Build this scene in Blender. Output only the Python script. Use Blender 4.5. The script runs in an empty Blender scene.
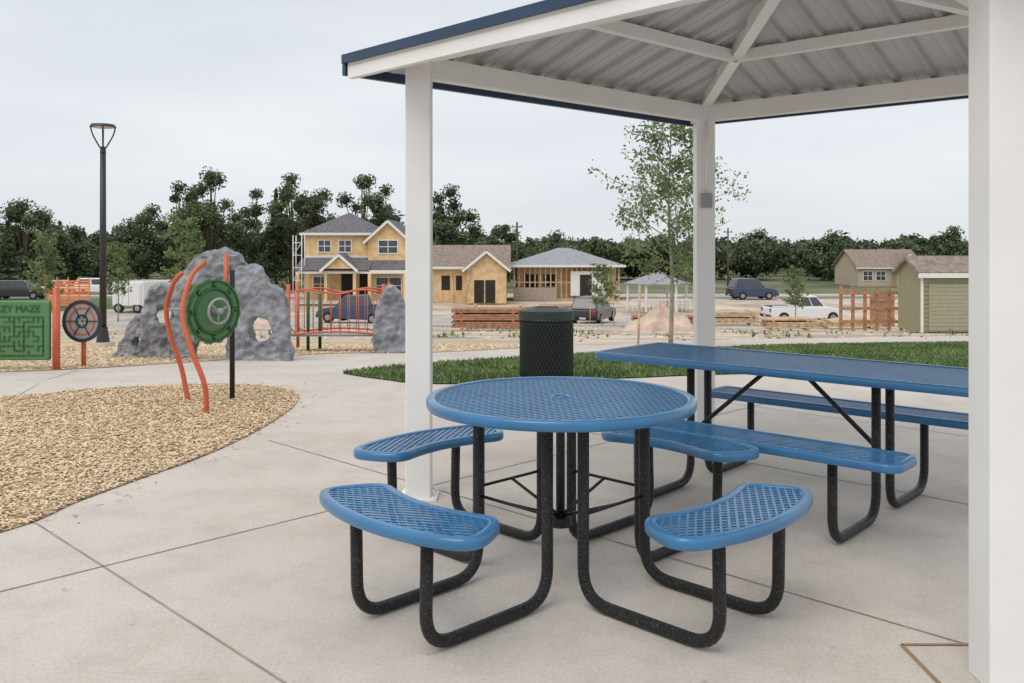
import bpy, bmesh, math, random
import numpy as np
from mathutils import Vector, Matrix, noise
random.seed(7); rng=np.random.default_rng(7)
S=bpy.context.scene; COL=S.collection
S.view_settings.view_transform='Standard'; S.view_settings.look='None'; S.view_settings.exposure=0

# ------------------------------------------------------------------ terrain
PROF=[(-500,0),(9.5,0),(18,-.6),(30,-1.6),(45,-2.75),(60,-3.6),(70,-3.4),(75,-3.2),(120,-4.2),(400,-5),(4000,-5)]
def tz(y):
    for (a,za),(b,zb) in zip(PROF,PROF[1:]):
        if y<=b: return za+(zb-za)*(y-a)/(b-a)
    return -5

# ------------------------------------------------------------------ materials
def mat(name,col,rough=.6,var=.12,scale=6,bump=0,bscale=40,metal=0,coat=0,col2=None,spec=.5,detail=5,coord='Object',transl=0,contrast=(.35,.65)):
    m=bpy.data.materials.new(name); m.use_nodes=True; nt=m.node_tree; N=nt.nodes; L=nt.links
    b=N['Principled BSDF']; b.inputs['Roughness'].default_value=rough; b.inputs['Metallic'].default_value=metal
    b.inputs['Specular IOR Level'].default_value=spec
    if coat: b.inputs['Coat Weight'].default_value=coat; b.inputs['Coat Roughness'].default_value=.15
    tc=N.new('ShaderNodeTexCoord'); n=N.new('ShaderNodeTexNoise'); n.inputs['Scale'].default_value=scale; n.inputs['Detail'].default_value=detail
    L.new(tc.outputs[coord],n.inputs['Vector'])
    r=N.new('ShaderNodeValToRGB'); r.color_ramp.elements[0].position=contrast[0]; r.color_ramp.elements[1].position=contrast[1]
    c=np.array(col)
    a=c*(1-var); d=(np.array(col2) if col2 else np.clip(c*(1+var),0,1))
    r.color_ramp.elements[0].color=(*a,1); r.color_ramp.elements[1].color=(*d,1)
    L.new(n.outputs['Fac'],r.inputs['Fac']); L.new(r.outputs['Color'],b.inputs['Base Color'])
    if bump:
        n2=N.new('ShaderNodeTexNoise'); n2.inputs['Scale'].default_value=bscale; n2.inputs['Detail'].default_value=3
        L.new(tc.outputs[coord],n2.inputs['Vector'])
        bp=N.new('ShaderNodeBump'); bp.inputs['Strength'].default_value=bump; bp.inputs['Distance'].default_value=.01
        L.new(n2.outputs['Fac'],bp.inputs['Height']); L.new(bp.outputs['Normal'],b.inputs['Normal'])
    if transl:
        t=N.new('ShaderNodeBsdfTranslucent'); L.new(r.outputs['Color'],t.inputs['Color'])
        mx=N.new('ShaderNodeMixShader'); mx.inputs['Fac'].default_value=transl
        out=N['Material Output']; L.new(b.outputs[0],mx.inputs[1]); L.new(t.outputs[0],mx.inputs[2]); L.new(mx.outputs[0],out.inputs['Surface'])
    return m

def concrete_mat():
    m=bpy.data.materials.new('concrete'); m.use_nodes=True; nt=m.node_tree; N=nt.nodes; L=nt.links
    b=N['Principled BSDF']; b.inputs['Roughness'].default_value=.85; b.inputs['Specular IOR Level'].default_value=.3
    tc=N.new('ShaderNodeTexCoord')
    def nz(s,d,r=.6):
        n=N.new('ShaderNodeTexNoise'); n.inputs['Scale'].default_value=s; n.inputs['Detail'].default_value=d; n.inputs['Roughness'].default_value=r
        L.new(tc.outputs['Object'],n.inputs['Vector']); return n
    def ramp(n,p0,c0,p1,c1):
        r=N.new('ShaderNodeValToRGB'); e=r.color_ramp.elements; e[0].position=p0; e[0].color=(*c0,1); e[1].position=p1; e[1].color=(*c1,1); L.new(n.outputs['Fac'],r.inputs['Fac']); return r
    def mul(a,c):
        q=N.new('ShaderNodeMix'); q.data_type='RGBA'; q.blend_type='MULTIPLY'; q.inputs[0].default_value=1; L.new(a,q.inputs[6]); L.new(c,q.inputs[7]); return q.outputs[2]
    r=ramp(nz(.7,7),.3,(.58,.52,.46),.7,(.68,.62,.56))
    r3=ramp(nz(3.2,8,.7),.3,(.86,.85,.84),.55,(1,1,1))
    r2=ramp(nz(70,3),.25,(.84,.83,.82),.6,(1.03,1.03,1.03))
    r4=ramp(nz(9,2),.22,(.70,.66,.62),.30,(1,1,1))
    c=mul(mul(mul(r.outputs[0],r3.outputs[0]),r2.outputs[0]),r4.outputs[0]); L.new(c,b.inputs['Base Color'])
    bp=N.new('ShaderNodeBump'); bp.inputs['Strength'].default_value=.25; bp.inputs['Distance'].default_value=.004
    n4=nz(140,2); L.new(n4.outputs['Fac'],bp.inputs['Height']); L.new(bp.outputs['Normal'],b.inputs['Normal'])
    return m
M={}
M['conc']=concrete_mat()
M['joint']=mat('concrete_joint',(.34,.29,.24),.9,.2,5)
M['joint_tan']=mat('joint_filler',(.36,.22,.12),.9)
M['dirt']=mat('dirt',(.48,.38,.285),.95,.25,.35,.4,6,col2=(.66,.56,.45),detail=8)
M['mulch']=mat('mulch_bed',(.52,.37,.22),.95,.3,18,.8,60,col2=(.70,.53,.34))
M['chip1']=mat('wood_chip_light',(.82,.65,.45),.9,.1,9)
M['chip2']=mat('wood_chip_mid',(.70,.52,.33),.9,.15,9)
M['chip3']=mat('wood_chip_dark',(.50,.34,.19),.9,.2,9)
M['grass']=mat('lawn',(.07,.13,.035),.95,.3,3,.5,60,col2=(.13,.21,.07))
M['blade']=mat('grass_blade',(.09,.16,.04),.7,.35,1.5,col2=(.18,.27,.09),transl=.2)
M['blade2']=mat('grass_blade_dry',(.26,.28,.12),.7,.2,2)
M['field']=mat('field_grass',(.12,.15,.06),.95,.3,.08,col2=(.22,.22,.12))
M['road']=mat('gravel_road',(.46,.42,.38),.95,.15,.5,col2=(.56,.51,.45))
M['asphalt']=mat('asphalt',(.2,.2,.2),.9,.2,.6)
M['blue']=mat('blue_vinyl',(.033,.17,.36),.3,.1,4,.12,90,coat=.45)
M['black']=mat('black_powder_coat',(.005,.005,.006),.25,.3,85,1.0,130,spec=.5,col2=(.055,.05,.046),contrast=(.56,.72),detail=3)
M['white']=mat('white_paint',(.84,.83,.81),.45,.03,3,.05,60)
M['deck']=mat('roof_deck_grey',(.52,.52,.53),.5,.04,2)
M['rib']=mat('roof_deck_rib',(.43,.43,.44),.5,.04,2)
M['navy']=mat('navy_metal',(.03,.06,.12),.35,.1,3,metal=.2)
M['navyroof']=mat('roof_metal',(.035,.075,.15),.4,.1,3,metal=.3)
M['can']=mat('dark_green_metal',(.014,.028,.02),.4,.2,10)
M['candark']=mat('bin_liner',(.006,.007,.007),.7,.2,10)
M['orange']=mat('orange_paint',(.58,.125,.055),.4,.08,6)
M['green']=mat('green_plastic',(.09,.22,.085),.45,.08,4)
M['dgreen']=mat('dark_green_plastic',(.03,.11,.035),.5,.08,4)
M['rock']=mat('climbing_rock',(.235,.245,.275),.9,.25,4.5,1,22,col2=(.37,.375,.405))
M['hold']=mat('hand_hold',(.5,.49,.47),.7,.1,10)
M['grey']=mat('grey_plastic',(.35,.35,.37),.5)
M['lampm']=mat('lamp_bronze',(.03,.03,.032),.45)
M['lens']=mat('lamp_lens',(.6,.6,.58),.3)
M['osb']=mat('osb_sheathing',(.80,.52,.23),.85,.1,2,col2=(.88,.63,.34))
M['osb2']=mat('osb_sheathing_pale',(.72,.48,.25),.85,.12,3,col2=(.80,.58,.34))
M['shing']=mat('shingles',(.13,.12,.135),.9,.25,6,col2=(.20,.19,.20))
M['shing2']=mat('shingles_brown',(.26,.20,.16),.9,.2,4,col2=(.34,.27,.22))
M['shing3']=mat('shingles_grey',(.32,.33,.35),.9,.15,4)
M['trim']=mat('house_trim',(.78,.77,.75),.6,.03)
M['glass']=mat('window_glass',(.05,.055,.06),.08,.2,2,spec=.8)
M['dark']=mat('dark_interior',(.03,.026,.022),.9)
M['brick']=mat('stone_veneer',(.40,.33,.27),.9,.3,12)
M['tanw']=mat('tan_siding',(.50,.42,.31),.8,.06)
M['olive']=mat('olive_siding',(.30,.29,.17),.7,.06)
M['olived']=mat('olive_door',(.36,.35,.24),.7,.05)
M['lumber']=mat('lumber',(.55,.37,.21),.85,.25,5,col2=(.72,.54,.34))
M['redlum']=mat('red_lumber',(.40,.18,.10),.85,.25,5,col2=(.52,.27,.16))
M['cedar']=mat('cedar_fence',(.42,.22,.12),.85,.25,5)
M['bark']=mat('bark',(.10,.075,.055),.95,.3,14,.8,30)
M['bark2']=mat('young_bark',(.30,.26,.21),.9,.25,14)
M['leafA']=mat('foliage_dark',(.05,.08,.035),.7,.3,.35,col2=(.09,.13,.055))
M['leafB']=mat('foliage_mid',(.10,.15,.06),.7,.3,.35,col2=(.17,.22,.10))
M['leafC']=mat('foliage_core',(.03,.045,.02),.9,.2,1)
M['leafS']=mat('sapling_leaf',(.16,.24,.07),.6,.25,2,col2=(.27,.35,.14),transl=.35)
M['leafD']=mat('distant_foliage',(.10,.135,.07),.8,.3,.12,col2=(.17,.21,.11))
M['tire']=mat('tire',(.015,.015,.015),.8)
M['chrome']=mat('wheel_metal',(.4,.4,.42),.3,metal=.8)
M['carblue']=mat('car_paint_blue',(.03,.06,.12),.25,.05,coat=.6)
M['carblack']=mat('car_paint_black',(.02,.022,.026),.25,.05,coat=.6)
M['carwhite']=mat('car_paint_white',(.78,.78,.78),.3,.03,coat=.5)
M['cargrey']=mat('car_paint_grey',(.2,.21,.22),.3,.03,coat=.5)
M['red']=mat('tail_light',(.4,.02,.02),.3)
M['onet']=mat('orange_barrier',(.8,.26,.09),.6)
M['mound']=mat('soil_mound',(.58,.41,.31),.95,.2,1.5,1,5,col2=(.70,.54,.43))

# ------------------------------------------------------------------ helpers
def root(name,loc=(0,0,0),rz=0):
    e=bpy.data.objects.new(name,None); e.location=loc; e.rotation_euler=(0,0,rz); e.empty_display_size=.2; COL.objects.link(e); return e
def obj(name,V,F,m,parent=None,smooth=False,mi=None):
    me=bpy.data.meshes.new(name); me.from_pydata([tuple(v) for v in V],[],F)
    ms=m if isinstance(m,(list,tuple)) else [m]
    for x in ms: me.materials.append(x)
    if mi is not None: me.polygons.foreach_set('material_index',mi)
    if smooth: me.polygons.foreach_set('use_smooth',[True]*len(me.polygons))
    me.update(); o=bpy.data.objects.new(name,me); COL.objects.link(o)
    if parent: o.parent=parent
    return o
def fixn(o):
    bm=bmesh.new(); bm.from_mesh(o.data); bmesh.ops.recalc_face_normals(bm,faces=bm.faces); bm.to_mesh(o.data); bm.free(); return o
BF=[(0,3,2,1),(4,5,6,7),(0,1,5,4),(1,2,6,5),(2,3,7,6),(3,0,4,7)]
def box(name,x0,x1,y0,y1,z0,z1,m,parent=None,bev=0):
    V=[(x0,y0,z0),(x1,y0,z0),(x1,y1,z0),(x0,y1,z0),(x0,y0,z1),(x1,y0,z1),(x1,y1,z1),(x0,y1,z1)]
    o=obj(name,V,BF,m,parent)
    if bev:
        b=o.modifiers.new('b','BEVEL'); b.width=bev; b.segments=2
    return o
def boxes(name,L,m,parent=None):
    V=[];F=[]
    for (x0,x1,y0,y1,z0,z1) in L:
        k=len(V); V+=[(x0,y0,z0),(x1,y0,z0),(x1,y1,z0),(x0,y1,z0),(x0,y0,z1),(x1,y0,z1),(x1,y1,z1),(x0,y1,z1)]
        F+=[tuple(i+k for i in f) for f in BF]
    return obj(name,V,F,m,parent)
def fillet(P,rad,n=6):
    P=[Vector(p) for p in P]; out=[P[0]]
    for i in range(1,len(P)-1):
        a,b,c=P[i-1],P[i],P[i+1]; d1=(a-b); d2=(c-b)
        r=min(rad,d1.length*.49,d2.length*.49); p=b+d1.normalized()*r; q=b+d2.normalized()*r
        for k in range(n+1):
            t=k/n; out.append(p.lerp(b,t).lerp(b.lerp(q,t),t))
    out.append(P[-1]); return out
def tubegeo(P,R,seg=10,closed=False):
    P=[Vector(p) for p in P]; n=len(P); R=R if hasattr(R,'__len__') else [R]*n
    V=[];F=[]; T=[]
    for i in range(n):
        if closed: t=P[(i+1)%n]-P[i-1]
        else: t=P[min(i+1,n-1)]-P[max(i-1,0)]
        T.append(t.normalized())
    up=Vector((0,0,1)) if abs(T[0].z)<.9 else Vector((1,0,0)); x=T[0].cross(up).normalized()
    for i in range(n):
        x=(x-T[i]*x.dot(T[i])).normalized(); y=T[i].cross(x)
        for k in range(seg):
            a=2*math.pi*k/seg; V.append(P[i]+(x*math.cos(a)+y*math.sin(a))*R[i])
    for i in range(n if closed else n-1):
        j=(i+1)%n
        for k in range(seg):
            l=(k+1)%seg; F.append((i*seg+k,i*seg+l,j*seg+l,j*seg+k))
    if not closed: F.append(tuple(range(seg))[::-1]); F.append(tuple((n-1)*seg+k for k in range(seg)))
    return V,F
def tube(name,P,R,m,parent=None,seg=10,closed=False):
    V,F=tubegeo(P,R,seg,closed); return obj(name,V,F,m,parent,smooth=True)
def tubes(name,LST,m,parent=None,seg=8):
    V=[];F=[]
    for P,R in LST:
        v,f=tubegeo(P,R,seg); k=len(V); V+=v; F+=[tuple(i+k for i in q) for q in f]
    return obj(name,V,F,m,parent,smooth=True)
def cyl(name,c,r,z0,z1,m,parent=None,seg=24,r2=None):
    r2=r if r2 is None else r2
    V=[(c[0]+r*math.cos(2*math.pi*k/seg),c[1]+r*math.sin(2*math.pi*k/seg),z0) for k in range(seg)]+[(c[0]+r2*math.cos(2*math.pi*k/seg),c[1]+r2*math.sin(2*math.pi*k/seg),z1) for k in range(seg)]
    F=[(k,(k+1)%seg,seg+(k+1)%seg,seg+k) for k in range(seg)]+[tuple(range(seg))[::-1],tuple(range(seg,2*seg))]
    return obj(name,V,F,m,parent)
def beam(name,p,q,w,h,m,parent=None):
    p=Vector(p);q=Vector(q);t=(q-p).normalized(); s=t.cross(Vector((0,0,1))).normalized()*w/2; u=s.cross(t).normalized()*h/2
    V=[p-s-u,p+s-u,p+s+u,p-s+u,q-s-u,q+s-u,q+s+u,q-s+u]
    F=[(0,1,2,3),(7,6,5,4),(0,4,5,1),(1,5,6,2),(2,6,7,3),(3,7,4,0)]
    return fixn(obj(name,V,F,m,parent))
def inpoly(x,y,P):
    c=False; n=len(P); j=n-1
    for i in range(n):
        if (P[i][1]>y)!=(P[j][1]>y) and x<(P[j][0]-P[i][0])*(y-P[i][1])/(P[j][1]-P[i][1])+P[i][0]: c=not c
        j=i
    return c
def clip(poly,ang,spacing,off=0):
    d=Vector((math.cos(ang),math.sin(ang))); n=Vector((-d.y,d.x)); P=[Vector(p[:2]) for p in poly]
    s=[p.dot(n) for p in P]; out=[]; k=math.ceil((min(s)-off)/spacing)
    while k*spacing+off<max(s):
        c=k*spacing+off; ts=[]
        for i in range(len(P)):
            a,b=P[i],P[(i+1)%len(P)]; sa,sb=s[i]-c,s[(i+1)%len(P)]-c
            if (sa>0)!=(sb>0): ts.append((a+(b-a)*(sa/(sa-sb))).dot(d))
        ts.sort()
        for i in range(0,len(ts)-1,2):
            if ts[i+1]-ts[i]>.004: out.append((d*ts[i]+n*c,d*ts[i+1]+n*c))
        k+=1
    return out
def lattice(name,poly,z,m,parent,ang=math.radians(33),sp=.0285,w=.0088,th=.005,rot=0,xf=None):
    V=[];F=[]
    for si,sg in enumerate((1,-1)):
        zt=z-.0018*si
        for a,b in clip(poly,sg*ang+rot,sp):
            t=(b-a).normalized(); s=Vector((-t.y,t.x))*w/2; k=len(V)
            for zz in (zt-th,zt):
                for q in (a-s,b-s,b+s,a+s): V.append(Vector((q.x,q.y,zz)))
            F+=[tuple(i+k for i in f) for f in (BF[0],BF[1],BF[2],BF[4])]
    if xf: V=[xf@v for v in V]
    return obj(name,V,F,m,parent)
PROFILE=[(-.026,.001),(-.022,.004),(-.004,.0055),(.006,.003),(.011,-.004),(.012,-.012),(.012,-.03),(.008,-.037),(0,-.039),(-.006,-.036),(-.008,-.01),(-.026,-.006)]
def rim(name,poly,z,m,parent,xf=None,prof=PROFILE):
    n=len(poly); P=[Vector(p[:2]) for p in poly]
    area=sum(P[i].x*P[(i+1)%n].y-P[(i+1)%n].x*P[i].y for i in range(n)); sg=1 if area>0 else -1
    V=[];F=[];k=len(prof)
    for i in range(n):
        t=(P[(i+1)%n]-P[i-1]).normalized(); nn=Vector((t.y,-t.x))*sg
        for (o,zz) in prof: q=P[i]+nn*o; V.append(Vector((q.x,q.y,z+zz)))
    for i in range(n):
        j=(i+1)%n
        for a in range(k): b=(a+1)%k; F.append((i*k+a,i*k+b,j*k+b,j*k+a))
    if xf: V=[xf@v for v in V]
    return fixn(obj(name,V,F,m,parent,smooth=True))
def patch(name,P,off,m):
    bm=bmesh.new(); vs=[bm.verts.new((x,y,0)) for x,y in P]; f=bm.faces.new(vs)
    bmesh.ops.triangulate(bm,faces=[f])
    for (yy,_) in PROF[1:-1]:
        bmesh.ops.bisect_plane(bm,geom=bm.verts[:]+bm.edges[:]+bm.faces[:],plane_co=(0,yy,0),plane_no=(0,1,0))
    for v in bm.verts: v.co.z=tz(v.co.y)+off
    bmesh.ops.recalc_face_normals(bm,faces=bm.faces)
    me=bpy.data.meshes.new(name); bm.to_mesh(me); bm.free()
    if me.polygons[0].normal.z<0: me.flip_normals()
    me.materials.append(m); o=bpy.data.objects.new(name,me); COL.objects.link(o); return o
def smoothpts(P,n=5,closed=False):
    out=[];N=len(P)
    for i in range(N if closed else N-1):
        p0=P[(i-1)%N] if closed or i>0 else P[i]; p1=P[i]; p2=P[(i+1)%N]; p3=P[(i+2)%N] if closed or i+2<N else P[(i+1)%N]
        for k in range(n):
            t=k/n; out.append(tuple(.5*((2*p1[a])+(-p0[a]+p2[a])*t+(2*p0[a]-5*p1[a]+4*p2[a]-p3[a])*t*t+(-p0[a]+3*p1[a]-3*p2[a]+p3[a])*t**3) for a in range(len(p1))))
    if not closed: out.append(P[-1])
    return out

# ------------------------------------------------------------------ ground
patch('ground',[(-1500,-60),(1500,-60),(1500,3500),(-1500,3500)],-.03,M['dirt'])
patch('concrete_plaza',[(-16,-4),(18,-4),(24,32.8),(15.7,31),(10,28),(5.1,24.6),(1.9,19.5),(-16,17)],0,M['conc'])
m1=smoothpts([(-3.2,3.55),(-2.53,4.45),(-2.41,4.97),(-2.29,5.39),(-2.09,6.03),(-1.97,6.76),(-1.92,7.6),(-1.97,8.3),(-2.15,8.81),(-2.54,9.13),(-3.21,9.22),(-4.09,8.94),(-4.78,8.41),(-6.5,7.2)],6)
MUL=m1+[(-12,3.5),(-12,-1),(-7,-.5)]
patch('mulch_bed',MUL,.006,M['mulch'])
mul2=smoothpts([(-16,8.9),(-8,9.8),(-6.2,10.7),(-5.3,11.5),(-4.5,12.9),(-3.1,15.2),(-1.41,15.7),(.16,17.5),(1.2,19.0)],5)
patch('playground_mulch',mul2+[(-.3,21.5),(-5,23),(-16,23)],.006,M['mulch'])
gr=smoothpts([(-1.98,10.5),(-1.5,9.75),(-1.05,9.3),(-.4,9.25),(.1,9.45),(1.2,9.75),(2.6,10.4),(5.5,10.8),(9,11.3),(16,13)],4)+\
   smoothpts([(20,23.5),(14.6,22.3),(10.8,21.3),(6.7,19.5),(3.6,17.1),(1.5,15.3),(.13,13.9),(-1.15,12.3),(-1.66,11.4)],4)
patch('lawn',gr,.012,M['grass'])
patch('dirt_road',[(-80,52),(80,50),(90,63),(-90,66)],-.015,M['road'])
patch('street',[(-120,88),(-10,80),(60,84),(160,90),(160,96),(60,90),(-10,86),(-120,95)],-.015,M['asphalt'])
patch('far_field',[(-900,97),(900,97),(1200,1500),(-1200,1500)],-.012,M['field'])
patch('verge_grass',[(-90,67),(-36,67),(-24,72),(-24,80),(-90,86)],-.01,M['grass'])

def strip(p,q,w=.011):
    p=Vector(p);q=Vector(q);t=(q-p).normalized();s=Vector((-t.y,t.x))*w/2
    return [p-s,q-s,q+s,p+s]
V=[];F=[]
e1=Vector((.71,-.704)); e2=Vector((.704,.71)); A0=Vector((-2.45,4.62))
def ln(p,a,b,d,w=.009):
    n=6
    for i in range(n):
        k=len(V)
        for q in strip(p+d*(a+(b-a)*i/n),p+d*(a+(b-a)*(i+1)/n),w): V.append((q.x,q.y,.003+tz(q.y)))
        F.append((k,k+1,k+2,k+3))
ln(A0,-.25,9,e1)
ln(A0+e2*1.86,-.9,5.03,e1); ln(A0+e2*3.72,.2,9,e1); ln(A0+e2*5.6,-.6,8,e1)
ln(A0+e1*.9,-.7,6.0,e2); ln(A0+e1*4.6,.3,6.3,e2); ln(A0+e1*6.5,-1,6,e2)
for x in (-4.6,-6.6,-8.6): ln(Vector((x,8.2-(x+4.6)*-.3)),0,3,Vector((-.25,.97)))
for i in range(5): ln(Vector((1.5+2.6*i,15.9+1.5*i)),0,3.2+.8*i,Vector((-.3,.95)),.014)
obj('concrete_joints',V,F,M['joint'])
V=[];F=[]
for p,q in (((1.385,3.2),(2.1,3.2)),((1.385,2.2),(1.385,3.2))):
    k=len(V)
    for s in strip(p,q,.014): V.append((s.x,s.y,.0045))
    F.append((k,k+1,k+2,k+3))
obj('footing_joint',V,F,M['joint_tan'])

def scatter_quads(name,C,sx,sy,tilt,mats,mi):
    n=len(C); a=rng.uniform(0,2*math.pi,n); u=np.stack([np.cos(a),np.sin(a),rng.normal(0,tilt,n)],1); v=np.stack([-np.sin(a),np.cos(a),rng.normal(0,tilt,n)],1)
    u*=sx[:,None]; v*=sy[:,None]
    V=np.stack([C-u-v,C+u-v,C+u+v,C-u+v],1).reshape(-1,3)
    me=bpy.data.meshes.new(name); me.vertices.add(4*n); me.vertices.foreach_set('co',V.ravel()); me.loops.add(4*n); me.loops.foreach_set('vertex_index',np.arange(4*n,dtype=np.int32))
    me.polygons.add(n); me.polygons.foreach_set('loop_start',np.arange(0,4*n,4,dtype=np.int32)); me.polygons.foreach_set('loop_total',np.full(n,4,dtype=np.int32))
    for m in mats: me.materials.append(m)
    me.polygons.foreach_set('material_index',mi.astype(np.int32)); me.update(calc_edges=True); me.validate()
    o=bpy.data.objects.new(name,me); COL.objects.link(o); return o
C=[]
while len(C)<44000:
    y=3.6+5.7*random.random()**1.25; x=random.uniform(-6,-1.85)
    if x<-.58*y-.4: continue
    if inpoly(x,y,MUL) : C.append((x,y,random.uniform(.009,.02)))
for i in range(260):
    p=random.choice(m1[4:]); C.append((p[0]+random.gauss(0,.14),p[1]+random.gauss(0,.14),.006))
C=np.array(C); n=len(C)
scatter_quads('wood_chips',C,rng.uniform(.007,.019,n),rng.uniform(.003,.007,n),.22,[M['chip1'],M['chip2'],M['chip3']],rng.choice(3,n,p=[.56,.36,.08]))
C=[]
while len(C)<14000:
    y=random.uniform(10,20); x=random.uniform(-11,1)
    if inpoly(x,y,mul2+[(-.3,21.5),(-5,23),(-16,23)]): C.append((x,y,tz(y)+random.uniform(.01,.02)))
C=np.array(C); n=len(C)
scatter_quads('wood_chips',C,rng.uniform(.015,.03,n),rng.uniform(.007,.013,n),.2,[M['chip1'],M['chip2'],M['chip3']],rng.choice(3,n,p=[.62,.32,.06]))
n=0;V=[];F=[];mi=[]
while n<48000:
    y=9.2+13*random.random()**1.3; x=random.uniform(-2,12.5)
    if x>.62*y+.5 or not inpoly(x,y,gr): continue
    a=random.uniform(0,6.28); w=.007+.0006*y; h=random.uniform(.025,.06); dx,dy=math.cos(a)*w,math.sin(a)*w; lx,ly=random.gauss(0,.02),random.gauss(0,.02); z=tz(y)+.01
    k=len(V); V+=[(x-dx,y-dy,z),(x+dx,y+dy,z),(x+lx,y+ly,z+h)]; F.append((k,k+1,k+2)); mi.append(0 if random.random()<.84 else 1); n+=1
obj('grass_blades',V,F,[M['blade'],M['blade2']],None,mi=mi)
C=[(random.uniform(-25,30),random.uniform(24,60)) for _ in range(1500)]
C=np.array([(x,y,tz(y)-.02) for x,y in C]); n=len(C)
scatter_quads('dirt_clods',C,rng.uniform(.03,.09,n),rng.uniform(.03,.07,n),.3,[M['chip1'],M['mound'],M['chip3']],rng.choice(3,n,p=[.3,.6,.1]))
C=[]
for i in range(45):
    y=random.uniform(27,50); x=random.uniform(-.5,.6)*y; C+= [(x+random.gauss(0,.25),y+random.gauss(0,.25),tz(y)+random.uniform(0,.1)) for _ in range(14)]
C=np.array(C); n=len(C); scatter_quads('weeds',C,rng.uniform(.03,.06,n),rng.uniform(.02,.03,n),1.0,[M['blade'],M['blade2']],rng.choice(2,n))

# ------------------------------------------------------------------ round table
T=root('round_picnic_table',(.21,3.9,0)); R=.568; ZT=.768
circ=[(R*math.cos(2*math.pi*k/72),R*math.sin(2*math.pi*k/72)) for k in range(72)]
lattice('tabletop_mesh',circ,ZT,M['blue'],T); rim('tabletop_rim',circ,ZT,M['blue'],T)
cp=[(.035*math.cos(2*math.pi*k/24),.035*math.sin(2*math.pi*k/24)) for k in range(24)]
tube('umbrella_ring',[(x,y,ZT-.002) for x,y in cp],.0065,M['blue'],T,closed=True)
tube('umbrella_sleeve',[(0,0,.74),(0,0,.22)],.02,M['black'],T)
def seat_outline(r0=.885,w=.137,Lh=.415,cap=.12,n=3.0):
    s0=Lh-cap
    up=[(-s0+2*s0*k/24,w) for k in range(25)]
    capR=[(s0+cap*math.sin(t)**(2/n),w*math.cos(t)**(2/n)) for t in [math.pi/2*k/10 for k in range(1,10)]]+[(Lh,0)]
    half=up+capR
    low=[(s,-ww) for s,ww in reversed(half)]
    left=[(-s,-ww) for s,ww in capR][:-1]+[(-Lh,0)]+[(-s,ww) for s,ww in reversed(capR[:-1])]
    full=half+low[1:]+left
    out=[]
    for s,ww in full:
        a=s/r0; rr=r0-ww; out.append((rr*math.sin(a),-rr*math.cos(a)+r0))
    return out
SO=seat_outline()
for i in range(4):
    ang=math.radians(-135+90*i); u=Vector((math.cos(ang),math.sin(ang),0)); v=Vector((-u.y,u.x,0))
    X=Matrix.Translation(u*.895)@Matrix.Rotation(ang+math.pi/2,4,'Z')
    lattice('seat_mesh',SO,.458,M['blue'],T,xf=X); rim('seat_rim',SO,.458,M['blue'],T,xf=X)
    L=[]
    for sv in (-.2,.2):
        L.append((fillet([u*.3+v*sv+Vector((0,0,.735)),u*.3+v*sv+Vector((0,0,.026)),u*.92+v*sv+Vector((0,0,.026)),u*.92+v*sv*1.05+Vector((0,0,.43))],.13,8),.0235))
    tubes('leg_frame',L,M['black'],T,seg=14)
    tubes('seat_bracket',[([u*.8+v*.2+Vector((0,0,.437)),u*.98+v*.2+Vector((0,0,.437))],.013),([u*.8-v*.2+Vector((0,0,.437)),u*.98-v*.2+Vector((0,0,.437))],.013),
       ([u*.9-v*.33+Vector((0,0,.443)),u*.9+v*.33+Vector((0,0,.443))],.008)],M['blue'],T)
    tubes('brace_rod',[([u*.3-v*.2+Vector((0,0,.36)),u*.3+v*.2+Vector((0,0,.36))],.007),([u*.3+Vector((0,0,.36)),Vector((0,0,.25))],.007)],M['black'],T)
    tubes('table_support',[([u*.3-v*.2+Vector((0,0,.742)),u*.3+v*.2+Vector((0,0,.742))],.012),([u*.5+v*.2+Vector((0,0,.745)),u*.05+v*.2+Vector((0,0,.745))],.012)],M['black'],T)
cyl('hub',(0,0),.05,.21,.25,M['black'],T)

# ------------------------------------------------------------------ rectangular table
RT=root('picnic_table',(.74,5.80,0),math.atan2(-.668,.744))
def rrect(x0,x1,y0,y1,r,n=8):
    P=[]
    for cx,cy,a0 in ((x1-r,y0+r,-90),(x1-r,y1-r,0),(x0+r,y1-r,90),(x0+r,y0+r,180)):
        for k in range(n+1): a=math.radians(a0+90*k/n); P.append((cx+r*math.cos(a),cy+r*math.sin(a)))
    return P
tp=rrect(0,2.35,-.365,.365,.06); lattice('tabletop_mesh',tp,ZT,M['blue'],RT,sp=.031,w=.0092); rim('tabletop_rim',tp,ZT,M['blue'],RT)
for sy in (-1,1):
    bp=rrect(.28,1.95,sy*.63-.14,sy*.63+.14,.06); lattice('bench_mesh',bp,.458,M['blue'],RT,sp=.03,w=.0092); rim('bench_rim',bp,.458,M['blue'],RT)
for sx in (.53,1.62):
    for sy in (-1,1):
        tube('leg_frame',fillet([(sx,sy*.1,.735),(sx,sy*.1,.026),(sx,sy*.66,.026),(sx,sy*.66,.43)],.13,8),.0235,M['black'],RT,14)
        tube('bench_bracket',[(sx,sy*.5,.438),(sx,sy*.76,.438)],.014,M['black'],RT)
    tube('top_bracket',[(sx,-.33,.742),(sx,.33,.742)],.015,M['black'],RT)
    tube('cross_tie',[(sx,-.1,.33),(sx,.1,.33)],.012,M['black'],RT)
tube('diagonal_brace',[(1.0,0,.735),(.53,0,.33)],.013,M['black'],RT)
tube('diagonal_brace',[(1.16,0,.735),(1.62,0,.33)],.013,M['black'],RT)
tube('center_bracket',[(1.08,-.33,.738),(1.08,.33,.738)],.015,M['black'],RT)

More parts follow.
